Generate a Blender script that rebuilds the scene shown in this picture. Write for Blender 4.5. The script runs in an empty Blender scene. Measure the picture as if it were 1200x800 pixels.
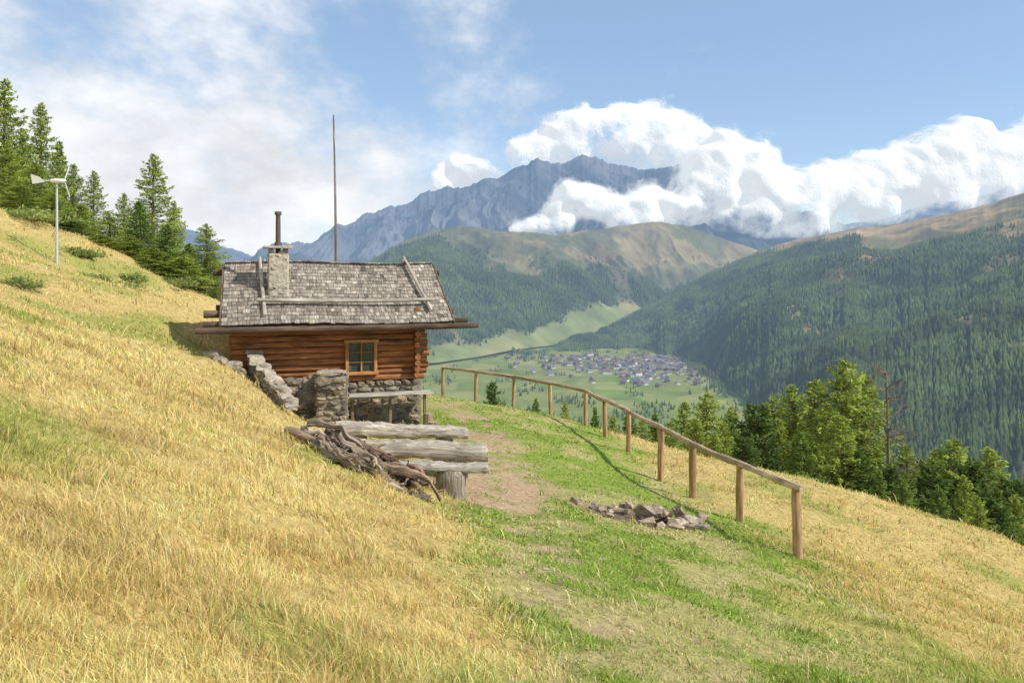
import bpy, bmesh, math, random
import numpy as np
from mathutils import Vector, Matrix
rng=np.random.default_rng(7); random.seed(7)
scene=bpy.context.scene
coll=scene.collection
F=933.3
def B(px): return (px-600)/F      # bearing tangent
def V(py): return (320-py)/F      # elevation tangent
# ------------------------------------------------------------------ noise
TAB=np.random.default_rng(3).random((256,256))
def vn(x,y):
    xi=np.floor(x).astype(int); yi=np.floor(y).astype(int)
    fx=x-xi; fy=y-yi
    fx=fx*fx*(3-2*fx); fy=fy*fy*(3-2*fy)
    a=TAB[xi&255,yi&255]; b=TAB[(xi+1)&255,yi&255]; c=TAB[xi&255,(yi+1)&255]; d=TAB[(xi+1)&255,(yi+1)&255]
    return (a*(1-fx)+b*fx)*(1-fy)+(c*(1-fx)+d*fx)*fy
def fbm(x,y,o=5,g=.5):
    s=0;a=1;t=0
    for i in range(o):
        s=s+a*vn(x*2**i+17.3*i,y*2**i+9.1*i); t+=a; a*=g
    return s/t
def ridged(x,y,o=6,g=.55):
    s=0;a=1;t=0
    for i in range(o):
        s=s+a*(1-np.abs(2*vn(x*2**i+31.7*i,y*2**i+5.3*i)-1)); t+=a; a*=g
    return s/t
def sst(a,b,x):
    t=np.clip((x-a)/(b-a),0,1); return t*t*(3-2*t)
# ------------------------------------------------------------------ near ground
def H(x,y): return -1.7-.40*x-.177*y
cp=[(0,0,-1.7),(3,0,-2.2),(-3,0,-.5),(6,0,-3.3),(0,-6,-.9),(-6,-6,1.5),(6,-6,-2.4),
(0,5,-2.5),(4,5,-3.3),(1,8,-3.15),(1,11,-3.6),(4,8.5,-3.95),(2.2,13.2,-4.05),(-.93,10.8,-3.24),(-.6,13,-3.5),(.8,14.5,-3.85),
(-.2,18,-3.86),(-2.3,20,-3.75),(-1.03,24,-4.1),(-2,27,-4.3),(-2.0,17,-3.6),(1.2,20,-4.2),(1,24,-4.4),
(4.49,12.5,-4.46),(4.18,14.6,-4.54),(3.68,16.2,-4.58),(3.32,17.8,-4.64),(3.0,20.5,-4.61),(2.65,22.5,-4.65),(2.26,24.5,-4.67),(1.3,26.5,-4.74),(.03,27.5,-4.66),(-1.3,28.5,-4.64),(-2.6,30,-4.69),
(4.7,22,-4.98),(7.07,22,-5.45),(9.4,22,-6.05),(14.1,22,-7.55),(6.5,12.5,-5.1),(8,12,-5.55),(6,17,-5.0),(10,16,-6.1),(9,8,-5.3),(16,16,-8.3),(16,8,-8),
(2,31,-6.1),(5,29,-7.0),(10,30,-8.8),(18,30,-12.4),(10,40,-13.5),(25,40,-19),(0,40,-9.5),(-6,36,-6.6),(-9,30,-3.9),(-4,33,-5.9),
(-4.05,17.6,-3.5),(-5.6,16.5,-2.35),(-6.6,17.9,-2.0),(-7.5,21,-2.1),(-8.25,22,-1.5),(-10,25,-1.1),
(-16,28,.3),(-22.5,35,2.8),(-17.6,35,1.1),(-15,35,-.35),(-12.75,35,-1.3),(-32,50,2.0),(-20,50,-4),(-8,50,-11),(5,50,-16),(25,55,-24)]
for (x,y) in [(-4,4),(-3,8),(-7,8),(-2.2,11),(-5,12),(-9,13),(-3.2,14.5),(-8,17),(-12,19),(-14,12),(-20,18),(-12,4),(-22,6),(-6,1),(-1.5,6)]:
    cp.append((x,y,H(x,y)))
cp=np.array(cp)
def tps_k(r2): return np.where(r2>1e-9,.5*r2*np.log(np.maximum(r2,1e-9)),0)
n=len(cp)
K=tps_k((cp[:,None,0]-cp[None,:,0])**2+(cp[:,None,1]-cp[None,:,1])**2)+np.eye(n)*.25
P=np.c_[np.ones(n),cp[:,:2]]
A=np.zeros((n+3,n+3)); A[:n,:n]=K; A[:n,n:]=P; A[n:,:n]=P.T
W=np.linalg.solve(A,np.r_[cp[:,2],0,0,0])
pathy=[0,5,7.8,10.5,14,18,24,30]; pathx=[.4,.43,.42,.30,-.35,-.65,-1.6,-3.2]
edgey=[0,5,9,10.8,14,17,20,26,30,40]; edgeL=[.1,0,-.45,-1.0,-1.7,-2.4,-2.9,-3.2,-4.5,-8]
edgeR=[2.2,2.8,3.7,4.6,4.6,4.2,3.6,2.4,1,-2]
def masks(x,y):
    nz=fbm(x*.9+3,y*.9+8,4); nf=fbm(x*3.1,y*3.1,3)
    xp=np.interp(y,pathy,pathx); L=np.interp(y,edgey,edgeL); R=np.interp(y,edgey,edgeR)
    green=sst(-.5,.7,x-L+(nz-.5)*1.8)*sst(-1.2,.9,R-x+(nz-.5)*3.4)
    hw=np.interp(y,[0,8,11,14,18,24,30],[.5,.55,.85,1.3,1.2,.6,.35])
    st=np.interp(y,[0,6,9,11.5,13,18,21,25,28,34],[.34,.36,.42,.66,.88,.86,.66,.5,.4,.1])
    dirt=np.exp(-((x-xp)/hw)**2*1.0)*st*1.15+(nf-.5)*1.6+(nz-.5)*1.1
    dirt=sst(.25,1.15,dirt)*np.clip(green*1.5,0,1)*1.1
    wear=np.exp(-((x+1.2)/1.5)**2-((y-13)/1.8)**2)   # trampled round the benches
    dirt=np.maximum(dirt,sst(.3,.9,wear+(nf-.5)*1.0)*green)
    fire=np.exp(-((x-1.9)/1.1)**2-((y-13.15)/.75)**2)
    dirt=np.maximum(dirt,sst(.4,.7,fire+(nf-.5)*.5))
    return green,dirt,nz,nf,fire
def gz(x,y):
    x=np.asarray(x,float); y=np.asarray(y,float); sh=np.broadcast(x,y).shape
    x=np.broadcast_to(x,sh).ravel(); y=np.broadcast_to(y,sh).ravel()
    xc=np.clip(x,-80,80); yc=np.clip(y,-20,110)
    z=W[n]+W[n+1]*xc+W[n+2]*yc
    for i in range(n): z=z+W[i]*tps_k((xc-cp[i,0])**2+(yc-cp[i,1])**2)
    big=-3-.4*x-np.where(y>0,.45,.18)*y
    big=np.where(big<-330,-330-22*(1-np.exp((big+330)/22)),big)
    w=sst(40,85,np.hypot(x,y-20))
    z=z*(1-w)+big*w
    g,d,nz,nf,f=masks(x,y)
    amp=(1-.75*g)
    z=z+((fbm(x*1.1,y*1.1,3)-.5)*.20+(fbm(x*3.7,y*3.7,3)-.5)*.10)*amp*(1-sst(200,500,np.hypot(x,y)))
    z=z+(fbm(x*4+50,y*4,3)-.5)*.05*g - d*.04
    return z.reshape(sh)
def gz1(x,y): return float(gz(np.array([x]),np.array([y]))[0])
# ------------------------------------------------------------------ mesh helpers
def newmesh(name,v,faces,mats,cols=None,tex=None,attrs=None,smooth=False,matidx=None):
    me=bpy.data.meshes.new(name)
    v=np.asarray(v,dtype=np.float32)
    if isinstance(faces,np.ndarray):
        nf,k=faces.shape
        me.vertices.add(len(v)); me.vertices.foreach_set('co',v.ravel())
        me.loops.add(nf*k); me.loops.foreach_set('vertex_index',faces.astype(np.int32).ravel())
        me.polygons.add(nf); me.polygons.foreach_set('loop_start',np.arange(0,nf*k,k,dtype=np.int32))
        try: me.polygons.foreach_set('loop_total',np.full(nf,k,dtype=np.int32))
        except Exception: pass
        me.update(calc_edges=True)
    else:
        me.from_pydata(v.tolist(),[],faces); me.update()
    if cols is not None:
        a=me.attributes.new('Col','FLOAT_COLOR','POINT')
        c=np.ones((len(v),4),dtype=np.float32); c[:,:3]=cols; a.data.foreach_set('color',c.ravel())
    if tex is not None:
        a=me.attributes.new('tex','FLOAT_VECTOR','POINT'); a.data.foreach_set('vector',np.asarray(tex,dtype=np.float32).ravel())
    if attrs:
        for k2,val in attrs.items():
            a=me.attributes.new(k2,'FLOAT','POINT'); a.data.foreach_set('value',np.asarray(val,dtype=np.float32).ravel())
    for m in (mats if isinstance(mats,list) else [mats]): me.materials.append(m)
    if smooth: me.polygons.foreach_set('use_smooth',np.ones(len(me.polygons),dtype=bool))
    if matidx is not None: me.polygons.foreach_set('material_index',np.asarray(matidx,dtype=np.int32))
    return me
def obj(name,me,parent=None,loc=None,**props):
    o=bpy.data.objects.new(name,me); coll.objects.link(o)
    if parent is not None: o.parent=parent
    if loc is not None: o.location=loc
    for k,v in props.items(): o[k]=v
    return o
def empty(name,loc,rotz=0,**props):
    o=obj(name,None,loc=loc,**props); o.rotation_euler=(0,0,rotz); o.empty_display_size=.2; return o
# box template
def chv(h,c):
    out=[]
    for sx in(-1,1):
        for sy in(-1,1):
            for sz in(-1,1):
                s=np.array([sx,sy,sz],float)
                for ax in range(3):
                    q=h-c; q=q.copy(); q[ax]=h[ax]; out.append(q*s)
    return np.array(out)
def hull(vs):
    bm=bmesh.new()
    for v in vs: bm.verts.new(v)
    bm.verts.ensure_lookup_table(); bm.verts.index_update()
    bmesh.ops.convex_hull(bm,input=bm.verts[:])
    bmesh.ops.recalc_face_normals(bm,faces=bm.faces[:])
    f=[[v.index for v in fc.verts] for fc in bm.faces]; bm.free(); return f
BOXF=hull(chv(np.array([1.,1.,1.]),np.array([.2,.2,.2])))
def ico(sub):
    bm=bmesh.new(); bmesh.ops.create_icosphere(bm,subdivisions=sub,radius=1)
    bm.verts.index_update()
    v=np.array([list(a.co) for a in bm.verts]); f=[[q.index for q in fc.verts] for fc in bm.faces]; bm.free(); return v,f
ICO={2:ico(2),3:ico(3)}
def basis(d):
    d=np.array(d,float); d/=np.linalg.norm(d)
    a=np.array([0,0,1.]) if abs(d[2])<.9 else np.array([1.,0,0])
    s=np.cross(a,d); s/=np.linalg.norm(s); t=np.cross(d,s); return s,t,d
class MB:
    def __init__(s): s.v=[];s.f=[];s.c=[];s.t=[];s.n=0
    def add(s,v,f,c,t):
        s.v.append(v); s.f+= [[i+s.n for i in q] for q in f]; s.n+=len(v)
        c=np.asarray(c,float); s.c.append(np.broadcast_to(c,(len(v),3))); s.t.append(t)
    def box(s,c,size,col,rot=None,ch=.01,axis=0,jit=0):
        h=np.array(size)/2.; ch=min(ch,h.min()*.45)
        v=chv(h,np.array([ch]*3))
        if jit: v=v+np.repeat(rng.normal(0,jit,(8,3)),3,axis=0)
        t=np.roll(v,2-axis,axis=1)+rng.random(3)*50
        if rot is not None: v=v@np.array(rot).T
        s.add(v+np.array(c),BOXF,col,t)
    def beam(s,p0,p1,w,h,col,ch=.01,up=None):
        p0=np.array(p0,float);p1=np.array(p1,float); d=p1-p0; L=np.linalg.norm(d); d/=L
        u=np.array([0,0,1.]) if up is None else np.array(up,float)
        if abs(d@u)>.98: u=np.array([0,1.,0])
        y=np.cross(u,d); y/=np.linalg.norm(y); z=np.cross(d,y)
        R=np.c_[d,y,z]
        s.box((p0+p1)/2,(L,w,h),col,rot=R,ch=ch,axis=0)
    def log(s,p0,p1,r0,r1,col,seg=12,rings=8,bend=0,rough=.05,endcol=None,flat=None,wig=0):
        p0=np.array(p0,float);p1=np.array(p1,float); a,b,d=basis(p1-p0); L=np.linalg.norm(p1-p0)
        th=np.linspace(0,2*np.pi,seg,endpoint=False); off=rng.random(3)*50; ph=rng.random()*9
        vs=[];ts=[]
        prof=1+rough*np.sin(th*3+ph)+rng.normal(0,rough*.5,seg)
        bd=(a*math.cos(ph)+b*math.sin(ph))*bend
        wv=np.cumsum(rng.normal(0,1,(rings+1,2)),0)*wig; wv-=np.linspace(0,1,rings+1)[:,None]*wv[-1]
        for i in range(rings+1):
            q=i/rings; r=(r0+(r1-r0)*q)*prof*(1+rough*math.sin(q*11+ph)+rng.normal(0,rough*.3,seg))
            if i in(0,rings): r=r*.95
            cx=np.cos(th)*r; cy=np.sin(th)*r
            if flat is not None: cy=np.minimum(cy,flat)
            c=p0+(p1-p0)*q+bd*math.sin(q*math.pi)+a*wv[i,0]+b*wv[i,1]
            vs.append(c+np.outer(cx,a)+np.outer(cy,b)); ts.append(np.c_[cx,cy,np.full(seg,q*L)]+off)
        f=[]
        for i in range(rings):
            for j in range(seg):
                k=(j+1)%seg; f.append([i*seg+j,i*seg+k,(i+1)*seg+k,(i+1)*seg+j])
        s.add(np.vstack(vs),f,col,np.vstack(ts))
        ec=col if endcol is None else endcol
        for e in(0,1):
            rg=vs[0] if e==0 else vs[-1]; c=rg.mean(0); 
            v=np.vstack([rg,[c]]); t=np.vstack([np.c_[np.cos(th)*.0+th*.3,np.sin(th)*.0,np.full(seg,1.)],[[0,0,1.]]])+off
            ff=[[j,(j+1)%seg,seg] if e else [(j+1)%seg,j,seg] for j in range(seg)]
            s.add(v,ff,ec,t)
    def rock(s,c,size,col,sub=2,rough=.18,rot=None,boxy=.5):
        v,f=ICO[sub]; v=v.copy()
        o=rng.random(3)*40
        m=np.abs(v).max(1,keepdims=True); v=v*(1-boxy)+v/m*boxy*.9
        nn=vn(v[:,0]*1.7+o[0]+v[:,2],v[:,1]*1.7+o[1]+v[:,2]*.7)+.4*vn(v[:,0]*4+o[2],v[:,1]*4+v[:,2]*3+o[1])
        v=v*(1+rough*(nn-.7))[:,None]*np.array(size)/2
        if rot is not None: v=v@np.array(rot).T
        s.add(v+np.array(c),f,col,v+o)
    def shard(s,c,size,col,rot=None):
        p=rng.normal(0,1,(11,3)); p/=np.linalg.norm(p,axis=1)[:,None]; p=p*rng.uniform(.8,1.1,(11,1))
        f=hull(p*1.0); v=p*np.array(size)/2
        if rot is not None: v=v@np.array(rot).T
        s.add(v+np.array(c),f,col,v+rng.random(3)*40)
    def build(s,name,mat,parent=None,loc=None,smooth=False,**p):
        me=newmesh(name,np.vstack(s.v),s.f,mat,cols=np.vstack(s.c),tex=np.vstack(s.t),smooth=smooth)
        return obj(name,me,parent,loc,**p)
# ------------------------------------------------------------------ materials
def nmat(name):
    m=bpy.data.materials.new(name); m.use_nodes=True; nt=m.node_tree
    for q in list(nt.nodes): nt.nodes.remove(q)
    return m,nt,nt.nodes,nt.links
def N(nt,t,**kw):
    q=nt.nodes.new(t)
    for k,v in kw.items(): setattr(q,k,v)
    return q
def attr(nt,name):
    a=N(nt,'ShaderNodeAttribute'); a.attribute_name=name; return a
def math_(nt,op,a,b=None,clamp=False):
    m=N(nt,'ShaderNodeMath',operation=op); m.use_clamp=clamp
    for i,x in enumerate((a,b)):
        if x is None: continue
        if isinstance(x,(int,float)): m.inputs[i].default_value=x
        else: nt.links.new(x,m.inputs[i])
    return m.outputs[0]
def noise(nt,vec,scale,detail=4,rough=.55,out='Fac'):
    q=N(nt,'ShaderNodeTexNoise'); q.inputs['Scale'].default_value=scale; q.inputs['Detail'].default_value=detail; q.inputs['Roughness'].default_value=rough
    if vec is not None: nt.links.new(vec,q.inputs['Vector'])
    return q.outputs[out]
def mapr(nt,val,a,b,c,d):
    q=N(nt,'ShaderNodeMapRange'); nt.links.new(val,q.inputs[0])
    for i,x in enumerate((a,b,c,d)): q.inputs[i+1].default_value=x
    return q.outputs[0]
def mixc(nt,fac,a,b,blend='MIX'):
    q=N(nt,'ShaderNodeMix',data_type='RGBA',blend_type=blend)
    for s,x in((0,fac),(6,a),(7,b)):
        if isinstance(x,(int,float)): q.inputs[s].default_value=x
        elif isinstance(x,tuple): q.inputs[s].default_value=(*x,1)
        else: nt.links.new(x,q.inputs[s])
    return q.outputs[2]
def scalev(nt,vec,s):
    q=N(nt,'ShaderNodeMapping'); nt.links.new(vec,q.inputs[0]); q.inputs['Scale'].default_value=s; return q.outputs[0]
def bump(nt,h,st,dist):
    q=N(nt,'ShaderNodeBump'); q.inputs['Strength'].default_value=st; q.inputs['Distance'].default_value=dist; nt.links.new(h,q.inputs['Height']); return q.outputs[0]
def finish(nt,col,rough=.9,normal=None,spec=.2,metal=0):
    p=N(nt,'ShaderNodeBsdfPrincipled'); 
    if isinstance(col,tuple): p.inputs['Base Color'].default_value=(*col,1)
    else: nt.links.new(col,p.inputs['Base Color'])
    p.inputs['Roughness'].default_value=rough; p.inputs['Specular IOR Level'].default_value=spec; p.inputs['Metallic'].default_value=metal
    if normal is not None: nt.links.new(normal,p.inputs['Normal'])
    o=N(nt,'ShaderNodeOutputMaterial'); nt.links.new(p.outputs[0],o.inputs[0]); return p,o
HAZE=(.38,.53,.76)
def haze_finish(nt,col,normal=None,L=13500.,hz=HAZE,mx=.95):  # aerial haze painted in: blue emission mixed over the diffuse, growing with distance
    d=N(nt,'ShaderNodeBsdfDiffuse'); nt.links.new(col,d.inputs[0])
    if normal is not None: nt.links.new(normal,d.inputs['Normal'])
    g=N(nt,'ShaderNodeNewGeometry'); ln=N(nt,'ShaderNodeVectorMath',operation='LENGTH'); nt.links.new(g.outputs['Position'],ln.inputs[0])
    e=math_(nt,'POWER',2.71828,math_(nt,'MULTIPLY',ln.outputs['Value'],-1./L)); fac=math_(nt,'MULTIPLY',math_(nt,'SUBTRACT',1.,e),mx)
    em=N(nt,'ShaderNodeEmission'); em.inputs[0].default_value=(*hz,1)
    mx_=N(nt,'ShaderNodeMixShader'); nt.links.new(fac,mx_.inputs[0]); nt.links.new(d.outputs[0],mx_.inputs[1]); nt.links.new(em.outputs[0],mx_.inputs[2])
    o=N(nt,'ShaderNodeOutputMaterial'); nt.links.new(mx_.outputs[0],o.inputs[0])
# wood
def wood_mat(name,lo=.45,hi=1.35,bs=.6):
    m,nt,ns,lk=nmat(name); c=attr(nt,'Col'); t=attr(nt,'tex')
    s1=noise(nt,scalev(nt,t.outputs['Vector'],(28,28,1.6)),1.,6,.6)
    s2=noise(nt,scalev(nt,t.outputs['Vector'],(5,5,2.2)),1.,4,.6)
    s3=noise(nt,scalev(nt,t.outputs['Vector'],(70,70,2.5)),1.,3,.6)
    crack=mapr(nt,s3,.30,.40,.35,1.)
    f=math_(nt,'MULTIPLY',math_(nt,'MULTIPLY',mapr(nt,s1,.3,.7,lo,hi),mapr(nt,s2,.3,.7,.6,1.25)),crack)
    q=N(nt,'ShaderNodeVectorMath',operation='SCALE'); lk.new(c.outputs['Color'],q.inputs[0]); lk.new(f,q.inputs['Scale'])
    finish(nt,q.outputs[0],.85,bump(nt,s1,bs,.02),.15); return m
WOOD=wood_mat('weathered_wood'); BARK=wood_mat('bark',.35,1.5,1.)
def stone_mat():
    m,nt,ns,lk=nmat('stone'); c=attr(nt,'Col'); t=attr(nt,'tex')
    a=noise(nt,t.outputs['Vector'],9.,7,.7); b=noise(nt,t.outputs['Vector'],50.,4,.7); l=noise(nt,t.outputs['Vector'],14.,5,.6)
    f=math_(nt,'MULTIPLY',mapr(nt,a,.3,.7,.5,1.35),mapr(nt,b,.3,.7,.7,1.2))
    q=N(nt,'ShaderNodeVectorMath',operation='SCALE'); lk.new(c.outputs['Color'],q.inputs[0]); lk.new(f,q.inputs['Scale'])
    cc=mixc(nt,mapr(nt,l,.57,.68,0,.6),q.outputs[0],(.34,.30,.15))
    finish(nt,cc,.95,bump(nt,a,.9,.04),.1); return m
STONE=stone_mat()
def metal_mat(name,col,rough=.5,metal=.3):
    m,nt,ns,lk=nmat(name); g=N(nt,'ShaderNodeNewGeometry'); a=noise(nt,g.outputs['Position'],30.,4)
    cc=mixc(nt,mapr(nt,a,.3,.7,0,1),tuple(x*.75 for x in col),col); finish(nt,cc,rough,None,.4,metal); return m
PIPE=metal_mat('sooty_metal',(.12,.10,.09),.6,.3); GREYM=metal_mat('galvanised_metal',(.55,.56,.57),.5,.2); WHITEM=metal_mat('white_paint',(.8,.8,.78),.4,0)
def glass_mat():
    m,nt,ns,lk=nmat('window_glass'); finish(nt,(.045,.055,.045),.08,None,.6); return m
GLASS=glass_mat()
def cloth_mat():
    m,nt,ns,lk=nmat('curtain_cloth'); finish(nt,(.10,.115,.085),.9); return m
CLOTH=cloth_mat()
def leaf_mat(name,tr=.35):
    m,nt,ns,lk=nmat(name); c=attr(nt,'Col')
    d=N(nt,'ShaderNodeBsdfDiffuse'); t=N(nt,'ShaderNodeBsdfTranslucent'); lk.new(c.outputs['Color'],d.inputs[0]); lk.new(c.outputs['Color'],t.inputs[0])
    x=N(nt,'ShaderNodeMixShader'); x.inputs[0].default_value=tr; lk.new(d.outputs[0],x.inputs[1]); lk.new(t.outputs[0],x.inputs[2])
    o=N(nt,'ShaderNodeOutputMaterial'); lk.new(x.outputs[0],o.inputs[0]); return m
LEAF=leaf_mat('needles',.4); GRASSM=leaf_mat('grass_blades',.36)
# ground material
def ground_mat():
    m,nt,ns,lk=nmat('alpine_ground'); c=attr(nt,'Col'); g=N(nt,'ShaderNodeNewGeometry'); P=g.outputs['Position']
    b=noise(nt,P,9.,6,.75); d=noise(nt,P,70.,2,.7)
    f=math_(nt,'MULTIPLY',mapr(nt,b,.3,.7,.6,1.35),mapr(nt,d,.3,.7,.75,1.2))
    q=N(nt,'ShaderNodeVectorMath',operation='SCALE'); lk.new(c.outputs['Color'],q.inputs[0]); lk.new(f,q.inputs['Scale'])
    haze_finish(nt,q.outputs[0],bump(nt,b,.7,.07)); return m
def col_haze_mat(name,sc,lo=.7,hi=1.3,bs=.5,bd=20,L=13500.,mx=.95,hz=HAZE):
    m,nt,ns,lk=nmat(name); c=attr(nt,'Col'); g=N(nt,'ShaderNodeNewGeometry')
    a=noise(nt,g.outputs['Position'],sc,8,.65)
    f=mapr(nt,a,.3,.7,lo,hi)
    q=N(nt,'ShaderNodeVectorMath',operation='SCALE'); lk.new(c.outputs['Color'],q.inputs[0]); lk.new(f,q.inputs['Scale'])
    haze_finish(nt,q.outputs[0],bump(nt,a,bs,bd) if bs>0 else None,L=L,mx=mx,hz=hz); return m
# ------------------------------------------------------------------ near terrain mesh
def axis(lo,hi,c0,c1,st,g):
    a=[c0]
    while a[-1]<c1: a.append(a[-1]+st)
    s=st
    while a[-1]<hi: s*=g; a.append(a[-1]+s)
    b=[c0]; s=st
    while b[-1]>lo: s*=g; b.append(b[-1]-s)
    return np.array(b[1:][::-1]+a)
xs=axis(-1500,1400,-9,8,.12,1.045); ys=axis(-30,1400,2,22,.12,1.045)
X,Y=np.meshgrid(xs,ys); Z=gz(X,Y)
gr,di,nz,nf,fi=masks(X.ravel(),Y.ravel())
def gcol(x,y,gr,di,nz,nf,fi):
    dry=np.array([.49,.37,.145]); dry2=np.array([.29,.30,.08]); grn=np.array([.22,.29,.055]); worn=np.array([.39,.34,.145]); drt=np.array([.43,.31,.19]); ash=np.array([.11,.085,.065])
    k=sst(.48,.68,fbm(x*.45+20,y*.45,4))[:,None]*.8
    c=dry*(1-k)+dry2*k
    kk=sst(.48,.63,fbm(x*1.3+2,y*1.3+60,4))[:,None]*.85; gg=grn*(1-kk)+worn*kk
    c=c*(1-gr[:,None])+gg*gr[:,None]
    di=np.clip(di,0,1)
    c=c*(1-di[:,None])+drt*di[:,None]
    ff=sst(.45,.8,fi)[:,None]*.75; c=c*(1-ff)+ash*ff
    far=sst(60,140,np.hypot(x,y))[:,None]; c=c*(1-far)+np.array([.05,.075,.025])*far
    return c
C=gcol(X.ravel(),Y.ravel(),gr,di,nz,nf,fi)
ny,nx=X.shape; idx=np.arange(nx*ny).reshape(ny,nx)
Fc=np.stack([idx[:-1,:-1],idx[:-1,1:],idx[1:,1:],idx[1:,:-1]],-1).reshape(-1,4)
me=newmesh('hillside_ground',np.c_[X.ravel(),Y.ravel(),Z.ravel()],Fc,ground_mat(),cols=C,smooth=True)
obj('hillside_ground',me,kind='structure',label='steep alpine meadow with dry golden grass and a trodden path')
# ------------------------------------------------------------------ grass
def grass(name,N0,dmin,dmax,kindlabel,seed,per=9):
    r=np.random.default_rng(seed)
    u=r.uniform(-.80,.80,N0); d=dmin*(dmax/dmin)**r.random(N0)
    x=u*d; y=d
    g,di,nz,nf,fi=masks(x,y)
    worn=sst(.48,.63,fbm(x*1.3+2,y*1.3+60,4))*g
    keep=(r.random(N0)>di*1.0)&(r.random(N0)>worn*.5)
    lx=(x+6.49)*.951+(y-18.47)*.309; ly=-(x+6.49)*.309+(y-18.47)*.951
    keep&=~((lx>-.1)&(lx<4.6)&(ly>-.15)&(ly<3.8))
    keep&=~((x>-4.4)&(x<-.5)&(y>12.2)&(y<15)&(r.random(N0)<.6))
    x,y,g,nz,nf,d,worn=[q[keep] for q in(x,y,g,nz,nf,d,worn)]
    clump=fbm(x*2.3+9,y*2.3+4,3)
    M=len(x)
    tall=(1-g)
    right=(x>np.interp(y,edgey,edgeR)).astype(float)
    hgt=(.028+.035*nf)*g+tall*(.04+.165*np.clip(clump-.34,0,1)*1.3)*(1-.1*right)
    tus=(r.random(M)<.035)*tall; gt=(r.random(M)<.03)*g
    hgt=hgt*(1+1.3*tus+1.8*gt)
    rep=per
    sp=np.repeat(.035+.005*d,rep)
    bx=np.repeat(x,rep)+r.normal(0,1,M*rep)*sp; by=np.repeat(y,rep)+r.normal(0,1,M*rep)*sp
    bh=np.repeat(hgt,rep)*r.uniform(.35,1.4,M*rep); bd=np.repeat(d,rep); bg=np.repeat(g,rep)
    bz=gz(bx,by)-.012
    az=r.uniform(0,2*np.pi,M*rep); wd=np.maximum(.0018,.00050*bd)*r.uniform(.6,1.4,M*rep)*(1+.5*bg)
    tx,ty=np.cos(az),np.sin(az)
    laz=r.uniform(0,2*np.pi,M*rep); laz=np.where(r.random(M*rep)<.38,np.repeat(fbm(x*.8,y*.8,2)*9,rep)+r.normal(0,.6,M*rep),laz)
    ln=r.uniform(.1,1.25,M*rep)*bh; lx,ly=np.cos(laz)*ln,np.sin(laz)*ln
    nb=M*rep
    v=np.zeros((nb,5,3))
    v[:,0]=np.c_[bx-tx*wd,by-ty*wd,bz]; v[:,1]=np.c_[bx+tx*wd,by+ty*wd,bz]
    mx,my,mz=bx+lx*.35,by+ly*.35,bz+bh*.6
    v[:,2]=np.c_[mx+tx*wd*.8,my+ty*wd*.8,mz]; v[:,3]=np.c_[mx-tx*wd*.8,my-ty*wd*.8,mz]
    v[:,4]=np.c_[bx+lx,by+ly,bz+bh*.95]
    straw=np.array([.88,.735,.38]); gold=np.array([.80,.58,.20]); brown=np.array([.45,.29,.11]); olive=np.array([.42,.47,.11]); gg=np.array([.29,.42,.065]); g2=np.array([.48,.52,.13])
    k=r.random(nb)[:,None]; patch=np.repeat(sst(.48,.66,fbm(x*.45+20,y*.45,4)),rep)
    tone=np.repeat(fbm(x*.9+70,y*.9,4),rep)[:,None]; fine=np.repeat(fbm(x*4+7,y*4,3),rep)[:,None]
    c=straw*k+gold*(1-k); c=np.where(r.random(nb)[:,None]<.14,brown,c); c=c*(.42+.75*tone+.45*fine)
    isol=(r.random(nb)<(.10+.55*patch+.15*np.repeat(right,rep)))[:,None]; c=np.where(isol,olive*(.6+.7*k),c)
    wr=np.repeat(worn,rep)
    gc=np.where(r.random(nb)[:,None]<.35,g2,gg)*(.45+.6*k+.3*fine); gc=np.where(r.random(nb)[:,None]<(.12+.55*wr)[:,None],straw*.85,gc)
    c=np.where((r.random(nb)<bg)[:,None],gc,c)
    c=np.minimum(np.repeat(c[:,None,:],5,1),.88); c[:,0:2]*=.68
    base=(np.arange(nb)*5)[:,None]
    f=np.concatenate([base+np.array([0,1,2]),base+np.array([0,2,3]),base+np.array([3,2,4])])
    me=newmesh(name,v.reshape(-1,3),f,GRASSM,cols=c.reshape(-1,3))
    obj(name,me,kind='stuff',label=kindlabel)
grass('meadow_grass',35000,1.7,14,'dry golden and green meadow grass tufts',5,10)
grass('meadow_grass',14000,12,48,'dry golden grass on the slope',6,9)
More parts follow.
